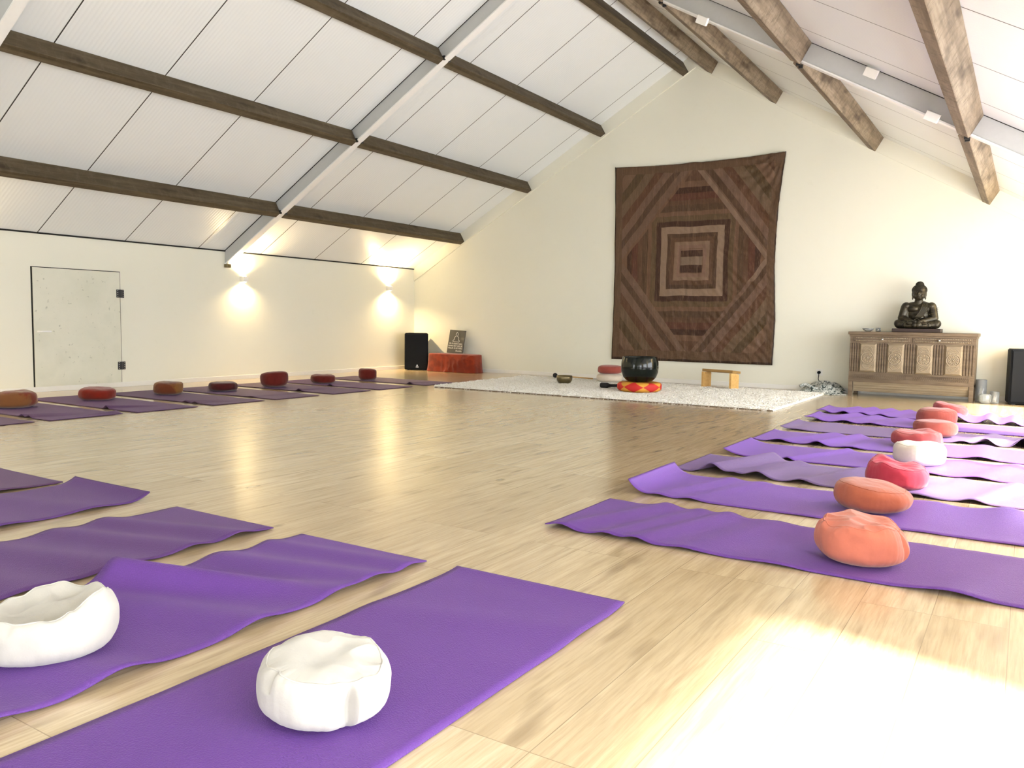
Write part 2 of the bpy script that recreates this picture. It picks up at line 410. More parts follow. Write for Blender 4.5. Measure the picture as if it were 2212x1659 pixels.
# window frames in the openings (white timber, mullions)
k = 0
for y0, y1, z0, z1 in WR:
    k += 1; bm = bmesh.new(); n = max(2, round((y1 - y0) / 1.3)); wd = .05
    for i in range(n + 1):
        y = y0 + (y1 - y0 - wd) * i / n; box(bm, XR + .06, XR + .12, y, y + wd, z0, z1)
    box(bm, XR + .06, XR + .12, y0, y1, z0, z0 + .05); box(bm, XR + .06, XR + .12, y0, y1, z1 - .05, z1)
    struct(finish(bm, 'window_%d' % k, 'white_paint'))
for x0, x1, z0, z1 in WF:
    k += 1; bm = bmesh.new(); n = max(2, round((x1 - x0) / 1.0)); wd = .06
    for i in range(n + 1):
        x = x0 + (x1 - x0 - wd) * i / n; box(bm, x, x + wd, YF - .12, YF - .06, z0, z1)
    box(bm, x0, x1, YF - .12, YF - .06, z0, z0 + .06); box(bm, x0, x1, YF - .12, YF - .06, z1 - .06, z1)
    struct(finish(bm, 'window_%d' % k, 'white_paint'))  # also frames the added fill opening on the left
# ceiling: two slopes of ribbed sandwich panels
bm = bmesh.new()
prism(bm, [(XL - .25, roof(XL - .25)), (RX, RZ), (RX, RZ + .1), (XL - .25, roof(XL - .25) + .1)], 'y', YF - .2, YB + .2)
prism(bm, [(RX, RZ), (XR + .25, roof(XR + .25)), (XR + .25, roof(XR + .25) + .1), (RX, RZ + .1)], 'y', YF - .2, YB + .2)
struct(finish(bm, 'ceiling', 'ceiling'))
struct(finish(B((XL, XL + .014, YF, YB, .0, .055), bev=.003), 'baseboard_left', 'white_paint'))
struct(finish(B((XL + .014, XR, YB - .014, YB, .0, .055), bev=.003), 'baseboard_back', 'white_paint'))
struct(finish(B((XL, XL + .012, YF, YB, ZL - .012, ZL + .004)), 'shadow_gap_strip', 'dark_gap'))  # dark strip painting the shadow gap between wall and ceiling
# pale gable boards under the slopes on the back wall
bm = bmesh.new(); prism(bm, [(XL, ZL - .20), (RX, RZ - .20), (RX, RZ), (XL, ZL)], 'y', YB - .022, YB); struct(finish(bm, 'trim_2', 'wall'))
bm = bmesh.new(); prism(bm, [(RX, RZ - .20), (XR, ZR - .20), (XR, ZR), (RX, RZ)], 'y', YB - .022, YB); struct(finish(bm, 'trim_3', 'wall'))
# low door in the left wall
D0, D1, DZ = 4.455, 5.41, 1.30
dr = struct(finish(B((XL, XL + .012, D0, D1, .012, DZ), bev=.002), 'door_1', 'door'))
g = finish(B((XL, XL + .006, D0 - .014, D0, 0, DZ + .008), (XL, XL + .006, D1, D1 + .007, 0, DZ + .008), (XL, XL + .006, D0, D1, DZ, DZ + .008), (XL, XL + .006, D0, D1, 0, .012)), 'door_gap', 'dark_gap', dr)
bm = B((XL + .012, XL + .035, D0 + .03, D0 + .045, .625, .645)); tube(bm, [(XL + .04, D0 + .03, .635), (XL + .045, D0 + .09, .635), (XL + .045, D0 + .16, .635)], .0095)
finish(bm, 'door_handle', 'flange_white', dr)
for z in (1.06, .245):
    bm = bmesh.new()
    box(bm, XL + .010, XL + .020, D1 - .045, D1 - .003, z - .045, z + .045, bev=.003); box(bm, XL + .004, XL + .020, D1 + .003, D1 + .045, z - .045, z + .045, bev=.003)
    tube(bm, [(XL + .02, D1, z - .045), (XL + .02, D1, z + .045)], .008)
    hg = finish(bm, 'hinge', 'black_steel', dr)
    bm = bmesh.new()
    for dy in (-.032, .032):
        for dz in (-.033, -.011, .011, .033): ellipsoid(bm, (XL + .020, D1 + dy, z + dz), (.003, .005, .005), u=8, v=6)
    finish(bm, 'screw_heads', 'chrome', hg)

# ------------------------------------------------------------------ steel frames
def steel_frame(y, label):
    e = empty('steel_frame', (RX, y, RZ), label, 'steel frame', 'steel roof frames')
    for side in (0, 1):
        x0, x1 = (XL, RX) if side == 0 else (RX, XR)
        def strip(dz0, dz1, ya, yb, name, mat):
            bm = bmesh.new()
            prism(bm, [(x0 - RX, roof(x0) - dz1 - RZ), (x1 - RX, roof(x1) - dz1 - RZ), (x1 - RX, roof(x1) - dz0 - RZ), (x0 - RX, roof(x0) - dz0 - RZ)], 'y', ya - y, yb - y)
            return finish(bm, name, mat, e)
        strip(.006, .168, y + .012, y + .027, 'web', 'steel_shaded')
        strip(.168, .182, y, y + .085, 'flange', 'flange_white')
        strip(.0, .006, y + .002, y + .045, 'shadow_joint', 'dark_gap')
    bm = B((XL + .01 - RX, XL + .07 - RX, -.01, .05, ZL - .215 - RZ, ZL - .17 - RZ), bev=.004)
    finish(bm, 'end_bracket', 'brass', e)
    return e
steel_frame(6.84, 'white steel roof frame crossing the middle of the ceiling, above the wall lights')
steel_frame(3.05, 'white steel roof frame only seen in the top left corner')

# ------------------------------------------------------------------ purlins
s3 = math.sqrt(3) / 2
def purlin(bx, bz, side, y0, y1, label, i, far=False):
    up = (-.5, s3) if side == 'l' else (.5, s3); wd = (-s3, -.5) if side == 'l' else (-s3, .5)
    # height until it meets the panel
    h = 0
    while bz + up[1] * h < roof(bx + up[0] * h) and h < .3: h += .002
    h = min(h - .003, .2)
    W_ = .09
    c = Vector((bx, (y0 + y1) / 2, bz))
    bm = bmesh.new()
    q = [(0, 0), (up[0] * h, up[1] * h), (up[0] * h + wd[0] * W_, up[1] * h + wd[1] * W_), (wd[0] * W_, wd[1] * W_)]
    L = y1 - y0; prism(bm, q, 'y', -L / 2, L / 2)
    bmesh.ops.subdivide_edges(bm, edges=[ed for ed in bm.edges if abs(ed.verts[0].co.y - ed.verts[1].co.y) > 1], cuts=14)
    bmesh.ops.bevel(bm, geom=[ed for ed in bm.edges if len(ed.link_faces) == 2 and ed.calc_face_angle() > 1], offset=.004, segments=1, affect='EDGES')
    o = finish(bm, 'timber_purlin', 'timber' if side == 'l' else 'timber_window_lit', loc=c)
    tag(o, label, 'roof beam', 'timber purlins under the white ceiling')
    ye = -L / 2 if far else L / 2
    bm = B((-.05, .012, ye - .010, ye + .010, -.008, .035)) if side == 'l' else B((-.03, .004, ye - .006, ye + .006, -.005, .02))
    finish(bm, 'steel_cleat', 'black_steel', o)
    return o
PLs = [(-7.68, 2.07), (-6.44, 2.79), (-5.23, 3.495), (-4.02, 4.17)]
PRs = [(-3.70, 4.10), (-2.85, 3.605), (-1.66, 2.90), (-.444, 2.193)]
nl = ['lowest dark beam on the left slope', 'second lowest dark beam on the left slope', 'third dark beam up the left slope', 'slim dark beam just left of the ridge']
nr = ['brown timber beam just right of the ridge', 'second timber beam right of the ridge', 'third timber beam right of the ridge', 'lowest window-lit timber beam on the right slope']
for i, (x, z) in enumerate(PLs):
    purlin(x, z, 'l', 6.93, YB - .023, nl[i] + ', far part beyond the steel frame', i, True)
    purlin(x, z, 'l', 3.14, 6.845, nl[i] + ', nearer part', i)
purlin(PLs[1][0], PLs[1][1], 'l', -.6, 3.04, 'dark timber beam stub showing at the extreme top left corner', 1)
for i, (x, z) in enumerate(PRs):
    purlin(x, z, 'r', 6.93, YB - .023, nr[i] + ', far part beyond the steel frame', i, True)
    if i > 0: purlin(x, z, 'r', 3.14, 6.845, nr[i] + ', nearer part', i)
purlin(PRs[0][0], PRs[0][1], 'r', 3.14, 6.845, nr[0] + ', nearer part', 0)

# ------------------------------------------------------------------ wall lights
def sconce(x, y, s, label, power=48):
    e = empty('wall_light', (x, y, 1.31), label, 'wall light', 'up and down wall lights')
    bm = B((0, .075 * s, -.04, .04, -.035, .035) if s > 0 else (-.075, 0, -.04, .04, -.035, .035), bev=.004)
    finish(bm, 'housing', 'white_paint', e)
    for sg in (1, -1):
        bm = bmesh.new(); bmesh.ops.create_cone(bm, cap_ends=True, segments=20, radius1=.022, radius2=.022, depth=.004, matrix=Matrix.Translation((.042 * s, 0, .037 * sg)))
        finish(bm, 'lens', 'lamp_lens', e)
        l = bpy.data.lights.new('sconce_beam', 'SPOT'); l.energy = power; l.color = (1, .72, .36); l.spot_size = math.radians(150); l.spot_blend = .9; l.shadow_soft_size = .02
        o = bpy.data.objects.new('sconce_beam', l); col.objects.link(o); o.location = (x + .045 * s, y, 1.31 + .045 * sg)
        o.rotation_euler = (PI, 0, 0) if sg > 0 else (0, 0, 0)
sconce(XL, 7.12, 1, 'glowing up and down wall light beside the steel frame foot')
sconce(XL, 9.98, 1, 'glowing up and down wall light near the far left corner', 85)
sconce(XL, 3.3, 1, 'up and down wall light on the left wall nearest the camera')
sconce(XR, 9.98, -1, 'up and down wall light on the right wall near the far corner', 95)
sconce(XR, 7.12, -1, 'up and down wall light on the right wall beside the steel frame')
sconce(XR, 3.3, -1, 'up and down wall light on the right wall nearest the camera')
# ------------------------------------------------------------------ small white spotlights on the right half of the frame
for x, z, lb in ((-2.437, 3.37, 'small white square spotlight highest on the right side of the steel frame'), (-1.10, 2.745, 'small white square spotlight on the steel frame, in the middle of the right bay'), (-.67, 2.37, 'small white square spotlight lowest on the steel frame, left of the lowest beam')):
    e = empty('spotlight', (x, 6.80, z), lb, 'spotlight', 'spotlights on the steel frame')
    finish(B((-.05, .05, -.075, -.04, -.035, .03), bev=.004), 'lamp_head', 'white_paint', e, rot=(.3, .5, 0))
    finish(B((-.012, .012, -.05, .035, -.02, .01)), 'mount', 'white_paint', e)

# ------------------------------------------------------------------ yoga mats
def g(t, c, w): return math.exp(-((t - c) / w) ** 2)
def yoga_mat(cx, cy, along, label, mat, waves=(), curl=(), seed=0, group='', L=1.76, W_=.6, rot=0, edge=.004):
    """centre cx,cy; along 'x' or 'y'. waves: (t, amp, width, slant, side) bumps; curl: (end 0/1, length, height)"""
    bm = bmesh.new(); nu, nv = 150, 22; th = .0045
    top, bot = [], []
    for i in range(nu + 1):
        rt, rb = [], []
        for j in range(nv + 1):
            t, s = i / nu, j / nv
            z = .0015
            for (c, a, w_, sl, sd) in waves:
                tt = t - c - sl * (s - .5)
                k_ = 1 if sd == 0 else (max(0, 1 - s * 1.2) if sd < 0 else max(0, s * 1.2 - .2))
                z += 1.6 * a * g(tt, 0, w_) * k_
            z += .0022 * max(0, noise.noise(Vector((t * 9, s * 2.2, seed * 7.3)))) 
            # edges of worn mats ripple a little
            z += edge * max(0, noise.noise(Vector((t * 14, seed * 3.1, 5)))) * (abs(s - .5) * 2) ** 4
            du = 0
            for (en, ln, hh) in curl:
                q = (1 - t) if en else t
                if q < ln:
                    k_ = (1 - q / ln) ** 2; z += hh * k_; du += (1 if en == 0 else -1) * k_ * hh * .45
            x = (t - .5) * L + du; y = (s - .5) * W_ + .004 * noise.noise(Vector((t * 3, seed, 1)))
            if along == 'y': x, y = y, x
            rt.append(bm.verts.new((x, y, z + th))); rb.append(bm.verts.new((x, y, z)))
        top.append(rt); bot.append(rb)
    for i in range(nu):
        for j in range(nv):
            bm.faces.new((top[i][j], top[i + 1][j], top[i + 1][j + 1], top[i][j + 1])); bm.faces.new((bot[i][j], bot[i][j + 1], bot[i + 1][j + 1], bot[i + 1][j]))
    for i in range(nu):
        for rw, j in ((0, 0), (1, nv)): bm.faces.new((top[i][j], bot[i][j], bot[i + 1][j], top[i + 1][j]))
    for j in range(nv):
        for i in (0, nu): bm.faces.new((top[i][j], top[i][j + 1], bot[i][j + 1], bot[i][j]))
    o = finish(bm, 'yoga_mat', mat, smooth=True, loc=(cx, cy, .001), rot=(0, 0, rot))
    return tag(o, label, 'yoga mat', group)
GR, GF, GL = 'yoga mats in the row on the right', 'yoga mats in the nearest row', 'yoga mats in the row along the left wall'
XRm = -1.62 + .88
# right row, from near to far (t=0 is the end towards the middle of the room)
yoga_mat(XRm + .03, 3.065, 'x', 'purple yoga mat nearest the camera in the right row, under the big terracotta cushion', 'mat_purple',
         [(.10, .012, .035, .12, 0), (.20, .010, .03, .1, 0), (.27, .012, .03, .1, 0), (.38, .006, .04, .1, 0), (.55, .004, .05, .1, 0), (.86, .010, .05, .1, -1)], [(0, .05, .004)], 1, GR)
yoga_mat(XRm, 3.87, 'x', 'purple yoga mat with its pale left end curled up off the floor', 'mat_violet',
         [(.15, .007, .03, .1, 0), (.24, .006, .03, .1, 0), (.90, .014, .05, .0, 1), (.72, .007, .05, .0, 1)], [(0, .085, .062), (1, .06, .02)], 2, GR, rot=-.004)
yoga_mat(XRm - .02, 4.60, 'x', 'rumpled greyish purple yoga mat with deep folds, third in the right row', 'mat_grape',
         [(.17, .034, .035, .10, 0), (.25, .012, .03, .12, 0), (.30, .024, .035, .08, -1), (.45, .012, .035, .12, 0), (.74, .008, .04, .1, 0), (.88, .012, .03, .1, 0)], [(0, .05, .006)], 3, GR)
yoga_mat(XRm + .02, 5.30, 'x', 'light purple yoga mat fourth in the right row, under the cream cushion', 'mat_violet',
         [(.30, .012, .02, .14, 0), (.7, .008, .05, .1, 0), (.85, .01, .04, .1, 0)], [(0, .10, .035)], 4, GR)
yoga_mat(XRm, 6.05, 'x', 'purple yoga mat fifth in the right row, under the creased red cushion', 'mat_violet',
         [(.18, .014, .04, .15, 0), (.30, .018, .03, .1, 0), (.42, .008, .04, .1, 0), (.8, .012, .05, 0, 0)], [(0, .05, .01)], 5, GR)
yoga_mat(XRm, 6.80, 'x', 'dull purple yoga mat sixth in the right row, rucked at its right end', 'mat_grape',
         [(.12, .006, .05, .1, 0), (.85, .03, .03, .1, -1), (.93, .045, .03, .0, -1), (.77, .012, .03, .1, 0)], [(0, .05, .02)], 6, GR)
yoga_mat(XRm + .01, 7.55, 'x', 'pale purple yoga mat seventh in the right row, next to last before the chest', 'mat_violet',
         [(.12, .018, .04, .15, 0), (.24, .014, .04, .1, 0), (.36, .01, .04, .1, 0)], [(0, .06, .025)], 7, GR)
yoga_mat(XRm - .04, 8.28, 'x', 'wavy purple yoga mat farthest in the right row, nearest the carved chest', 'mat_violet',
         [(.10, .014, .03, .12, 0), (.19, .018, .03, .1, 0), (.28, .016, .03, .1, 0), (.37, .014, .03, .1, 0), (.66, .035, .04, .0, 0), (.80, .026, .03, 0, 0), (.9, .02, .03, 0, 0)], [(0, .05, .02)], 8, GR)
# near row (t=1 is the far end)
YFm = 2.12 - .88
yoga_mat(-1.245, YFm, 'y', 'large flat purple yoga mat nearest the camera, under the white cushion with the slit', 'mat_purple', [(.80, .003, .05, .1, 0)], [(1, .06, .007)], 11, GF, edge=.001)
yoga_mat(-1.975, YFm, 'y', 'purple yoga mat with a big raised fold across it, under the sagging white cushion', 'mat_purple',
         [(.68, .044, .035, .20, -1), (.675, .012, .05, .20, 0), (.55, .013, .05, .1, 0), (.33, .014, .05, .1, 1), (.16, .014, .05, .1, 0), (.82, .012, .04, .08, 0), (.93, .008, .03, .05, 0)], [], 12, GF)
yoga_mat(-2.73, YFm, 'y', 'purple yoga mat third from the right in the nearest row, with gentle ripples', 'mat_purple_shaded',
         [(.86, .012, .04, .1, 0), (.75, .010, .04, .1, 0), (.6, .010, .05, .1, 0), (.45, .006, .05, .1, 0)], [], 13, GF)
yoga_mat(-3.56, YFm + .04, 'y', 'purple yoga mat fourth from the right in the nearest row, its far end lifting', 'mat_purple_shaded', [(.8, .006, .05, .1, 0), (.6, .006, .05, .1, 0)], [(1, .07, .03)], 14, GF)
yoga_mat(-4.22, YFm, 'y', 'dark purple yoga mat whose corner pokes in at the left edge, nearest row', 'mat_mauve', [(.8, .006, .05, .1, 0)], [], 15, GF)
# left row, from near to far
XLm = -6.29 - .88
lw = [[(.25, .003, .03, .1, 0)], [(.82, .012, .02, .1, -1), (.88, .012, .02, .1, -1), (.95, .012, .03, 0, 1)], [(.80, .018, .02, .1, -1)], [(.82, .010, .02, .1, -1), (.9, .010, .02, .1, -1)],
      [(.8, .006, .03, 0, 0)], [(.7, .016, .02, 0, -1)], [(.55, .014, .02, 0, -1)], [(.85, .016, .02, 0, -1)]]
ll = ['greyish purple yoga mat corner at the left edge, nearest of the left wall row', 'dark purple yoga mat under the orange-brown cushion at the left edge', 'dark purple yoga mat in front of the low door, under the bright red cushion', 'dark purple yoga mat just right of the low door, under the ochre patched cushion',
      'dull purple yoga mat under the flat burgundy cushion by the left wall', 'dull purple yoga mat under the tallest dark red cushion by the left wall', 'dull purple yoga mat second farthest of the left wall row', 'dull purple yoga mat farthest of the left wall row, nearest the corner loudspeaker']
ly = [2.90, 3.61, 4.33, 5.09, 5.82, 6.62, 7.36, 8.22]
lm = ['mat_plum', 'mat_mauve', 'mat_mauve', 'mat_plum', 'mat_plum', 'mat_plum', 'mat_mauve', 'mat_plum']
for i in range(8):
    yoga_mat(XLm, ly[i], 'x', ll[i], lm[i], lw[i], [], 20 + i, GL)

# ------------------------------------------------------------------ meditation cushions
def zafu_mesh(R_, H_, seed, dimple=.02, pleat=.0018, lump=.012, tilt=0, skew=0, groove=(), nu=200, nv=90, ex=3.0, rim=0, oval=1, folds=0):
    bm = bmesh.new(); rings = []
    for j in range(nv + 1):
        ph = -PI / 2 + PI * j / nv
        cz, cr = math.sin(ph), math.cos(ph)
        row = []
        for i in range(nu):
            th = 2 * PI * i / nu
            # superellipse section: flat top and bottom, bulging side
            rr = (abs(cr) ** (2 / ex)); zz = math.copysign(abs(cz) ** (2 / (ex * 1.2)), cz)
            bulge = 1 - .045 * (zz ** 2)
            x, y = rr * R_ * bulge * math.cos(th), rr * R_ * bulge * math.sin(th) * oval
            z = (zz + 1) / 2 * H_
            side = max(0, 1 - abs(zz) ** 4)
            q = Vector((x * 7, y * 7, z * 7 + seed * 11.7))
            lm_ = noise.noise(q) * lump + noise.noise(q * 2.7) * lump * .35
            rr2 = 1 + (lm_ / R_) + pleat / R_ * abs(math.sin(th * 18 + 2 * noise.noise(Vector((th, seed, 0))))) * (.25 + .75 * min(1, abs(zz) ** 3 * 1.5)) * (1 if rr > .55 else 0)
            for (gt, gw, gd, z0, z1) in groove:
                da = (th - gt + PI) % (2 * PI) - PI
                zn = z / H_
                if z0 < zn < z1:
                    k_ = math.sin(PI * (zn - z0) / (z1 - z0)) ** .6
                    a = da / gw
                    if -1 < a < 0: rr2 -= gd / R_ * k_ * (1 + a)            # gradual slope then a sharp lip
                    elif 0 <= a < .14: rr2 -= gd / R_ * k_ * (1 - a / .14)
            x *= rr2; y *= rr2
            rn = min(1, math.hypot(x, y / oval) / R_)
            if zz > 0:
                z -= dimple * max(0, 1 - rn ** 2 * 1.15) * zz
                z += rim * g(rn, .86, .12) * (.6 + .4 * math.cos(th - skew * 3))
                if folds:
                    z += folds * (noise.noise(Vector((x * 11, y * 8, seed * 5.5))) + .7 * (.35 - abs(noise.noise(Vector((x * 13, y * 19, seed * 2.5)))))) * min(1, zz * 1.4)
                z += lump * .5 * noise.noise(Vector((x * 9, y * 9, seed * 3.3)))
            z *= 1 + tilt * (x * math.cos(skew) + y * math.sin(skew)) / R_
            z = max(z, 0)
            row.append(bm.verts.new((x, y, z)))
            if j in (0, nv): break
        rings.append(row)
    for a, b in zip(rings, rings[1:]):
        for i in range(nu):
            k2 = (i + 1) % nu
            if len(a) == 1: bm.faces.new((a[0], b[k2], b[i]))
            elif len(b) == 1: bm.faces.new((a[i], a[k2], b[0]))
            else: bm.faces.new((a[i], a[k2], b[k2], b[i]))
    return bm, rings
def zafu(x, y, label, mat, group, R_=.155, H_=.135, seed=0, z=.007, rot=0, seams=True, name='meditation_cushion', **k_):
    bm, rings = zafu_mesh(R_, H_, seed, **k_)
    nv = len(rings) - 1
    paths = []
    for fr in ((.70,) if seams else ()):
        rw = rings[int(nv * fr)]; paths.append([Vector(v.co) * 1.0 for v in rw[::2]])
    o = finish(bm, name, mat, smooth=True, loc=(x, y, z), rot=(0, 0, rot))
    tag(o, label, 'cushion', group)
    for pth in paths:
        b2 = bmesh.new(); tube(b2, pth, .0022, n=6, closed=True)
        finish(b2, 'seam_piping', mat, o, smooth=True)
    return o
CR, CF, CL = 'cushions on the right row of mats', 'white cushions on the nearest mats', 'cushions on the left wall row of mats'
# near row: the slit faces the camera
zafu(-1.185, 1.165, 'white cotton meditation cushion with an open slit in its side, nearest the camera', 'cotton_white', CF, .139, .132, 1, dimple=.012, lump=.012, rim=.004, tilt=.06, skew=2.2, folds=.018, oval=.92,
     groove=[(-.37, .36, .040, .06, .86), (-1.78, .3, .012, .60, .97)], nu=280, nv=120)
zafu(-1.965, 1.01, 'sagging white cotton cushion with a hollow top, cut off by the left edge', 'cotton_white', CF, .166, .126, 2, dimple=.045, lump=.014, rim=.022, tilt=.12, skew=.5, folds=.028, oval=.92,
     groove=[(0.1, .5, .015, .5, 1.0)], nu=280, nv=120)
# right row
zafu(-.45, 2.98, 'big terracotta meditation cushion nearest in the right row, its top slumped to one side', 'terracotta', CR, .142, .165, 3, dimple=.02, lump=.016, tilt=-.10, skew=0, folds=.026, groove=[(PI + .25, .5, .022, .30, .95), (-.15, .4, .016, .2, .95)], nu=240, nv=110)
zafu(-.545, 3.845, 'rust-orange meditation cushion leaning, second in the right row', 'rust', CR, .155, .138, 4, dimple=.008, lump=.014, tilt=-.16, skew=0, folds=.006, ex=2.5)
zafu(-.525, 4.49, 'crimson meditation cushion with a puckered top, between rust and cream cushions', 'crimson', CR, .148, .142, 5, dimple=.02, lump=.018, tilt=-.12, skew=.1, folds=.02)
zafu(-.505, 5.30, 'cream meditation cushion, the only pale one in the right row', 'cotton_cream', CR, .142, .145, 6, dimple=.012, lump=.010, folds=.010)
zafu(-.60, 6.10, 'red meditation cushion half hidden behind the cream one', 'red_pink', CR, .160, .122, 7, dimple=.02, lump=.014, folds=.016)
zafu(-.55, 6.80, 'brick red cushion in front of the taller brick one, sixth mat of the right row', 'brick', CR, .150, .125, 8, dimple=.008, lump=.008, folds=.004)
zafu(-.60, 7.52, 'plump brick red cushion, seventh in the right row, seen above the sixth', 'brick', CR, .152, .152, 9, dimple=.004, lump=.010, folds=.006)
zafu(-.56, 8.33, 'tilted salmon-red cushion farthest in the right row, before the carved chest', 'red_pink', CR, .145, .13, 10, dimple=.01, lump=.012, tilt=-.2, skew=0, folds=.008)
# left row
lc = [(-7.37, 3.59, 'orange-brown patched cushion at the left edge, nearest of the left wall row', 'rust_patched', .175, .150, .02), (-7.48, 4.40, 'bright red cushion in front of the low door', 'scarlet', .165, .122, -.06), (-7.48, 5.16, 'ochre and red patched cushion just right of the low door', 'ochre_patched', .145, .14, 0),
      (-7.42, 5.79, 'flat burgundy cushion, middle of the left wall row', 'burgundy', .155, .105, 0), (-7.44, 6.52, 'tallest dark red cushion of the left wall row, wedge shaped', 'dark_red', .158, .185, .10), (-7.41, 7.27, 'low dark red cushion second farthest by the left wall', 'dark_red', .145, .115, -.05), (-7.41, 8.08, 'small dark red cushion farthest of the left wall row', 'dark_red', .125, .155, 0)]
for i, (x, y, lb, mt, R_, H_, tl) in enumerate(lc):
    zafu(x, y, lb, mt, CL, R_, H_, 30 + i, dimple=.008, lump=.012, tilt=tl, skew=0, folds=.006, nu=96, nv=48, ex=3.4, seams=False)

# ------------------------------------------------------------------ shaggy white rug
def rug():
    bm = bmesh.new(); x0, x1, y0, y1 = -6.08, -2.0, 7.80, 10.20; nx, ny = 420, 250; random.seed(5)
    cx, cy = (x0 + x1) / 2, (y0 + y1) / 2; vs = []
    for i in range(nx + 1):
        row = []
        for j in range(ny + 1):
            s, t = i / nx, j / ny
            e = min(s, 1 - s) * nx; e2 = min(t, 1 - t) * ny; ed = min(e, e2)
            xx = x0 + (x1 - x0) * s; yy = y0 + (y1 - y0) * t
            xx -= .22 * (t - .0) * (1 - s) * .6
            z = .017 + .010 * noise.noise(Vector((xx * 9, yy * 9, 0))) + random.uniform(-.006, .007)
            if i < 10: z += .012 * (1 - i / 10)
            if ed < 1: z = .001; 
            jit = .004 if 0 < i < nx and 0 < j < ny else .003
            row.append(bm.verts.new((xx - cx + random.uniform(-jit, jit), yy - cy + random.uniform(-jit, jit), z)))
        vs.append(row)
    for i in range(nx):
        for j in range(ny): bm.faces.new((vs[i][j], vs[i + 1][j], vs[i + 1][j + 1], vs[i][j + 1]))
    o = finish(bm, 'shag_rug', 'rug', loc=(cx, cy, 0))
    tag(o, 'large white shaggy rug in front of the back wall', 'rug')
    finish(B((x0 - cx + .01, x1 - cx - .01, y0 - cy, y0 - cy + .01, .0, .010)), 'rug_backing', 'aged_oak', o)
rug()
RUGZ = .022

# ------------------------------------------------------------------ wall hanging
def quilt():
    bm = bmesh.new(); uvl = bm.loops.layers.uv.new('UVMap'); nx, ny = 130, 150
    TLx, TRx, BLx, BRx = -5.06, -2.70, -5.05, -2.765; zt0, zt1, zb0, zb1 = 3.005, 3.0, .295, .30
    vs = {}
    for i in range(nx + 1):
        for j in range(ny + 1):
            s, t = i / nx, j / ny
            xt = TLx + (TRx - TLx) * s; xb = BLx + (BRx - BLx) * s
            x = xb + (xt - xb) * t ** 1.15; zt = zt0 + (zt1 - zt0) * s; zb = zb0 + (zb1 - zb0) * s
            # sides pulled in under the two hanging corners, top edge sagging
            x += .035 * math.sin(PI * t) * ((1 - s) ** 3) * .5 - .055 * math.sin(PI * min(1, (1 - t) * 1.3)) * s ** 3
            sag = .035 * math.sin(PI * s) * t ** 4 - .012 * g(s, .48, .04) * t ** 8
            z = zb + (zt - zb) * t - sag
            # creases: diagonal pull from the right top corner, soft vertical waves lower down
            cr = .014 * noise.noise(Vector((x * 2.2, z * 2.2, 0))) + .006 * noise.noise(Vector((x * 5, z * 5, 3)))
            dx, dz_ = TRx - x, zt1 - z; dist = math.hypot(dx, dz_)
            cr += .007 * math.sin(math.atan2(dz_, dx + .01) * 23 + 3 * noise.noise(Vector((x * 3, z * 3, 2)))) * g(dist, .4, .3)
            cr += .018 * noise.noise(Vector(((x + z) * 16, (x - z) * 4, 7))) * s
            cr += .008 * noise.noise(Vector((x * 22, z * 3, 9)))
            vs[i, j] = bm.verts.new((x + 3.885, -abs(.022 + cr), z - 1.65))
    for i in range(nx):
        for j in range(ny):
            fc = bm.faces.new((vs[i, j], vs[i + 1, j], vs[i + 1, j + 1], vs[i, j + 1]))
            for lp, (a, b) in zip(fc.loops, ((i, j), (i + 1, j), (i + 1, j + 1), (i, j + 1))): lp[uvl].uv = (a / nx, b / ny)
    me = bpy.data.meshes.new('wall_hanging'); bm.to_mesh(me); bm.free()
    for p in me.polygons: p.use_smooth = True
    me.materials.append(M['quilt']); o = bpy.data.objects.new('wall_hanging', me); col.objects.link(o); o.location = (-3.885, YB, 1.65)
    sm = o.modifiers.new('t', 'SOLIDIFY'); sm.thickness = .004; sm.offset = 0
    tag(o, 'large brown patchwork silk hanging with a diamond and square rings on the back wall', 'wall hanging')
    for (x, z) in ((-5.055, 3.0), (-2.705, 2.995)):
        b2 = bmesh.new(); ellipsoid(b2, (x + 3.885, -.03, z - 1.65), (.008, .012, .008), u=8, v=6); finish(b2, 'nail', 'black_steel', o)
quilt()

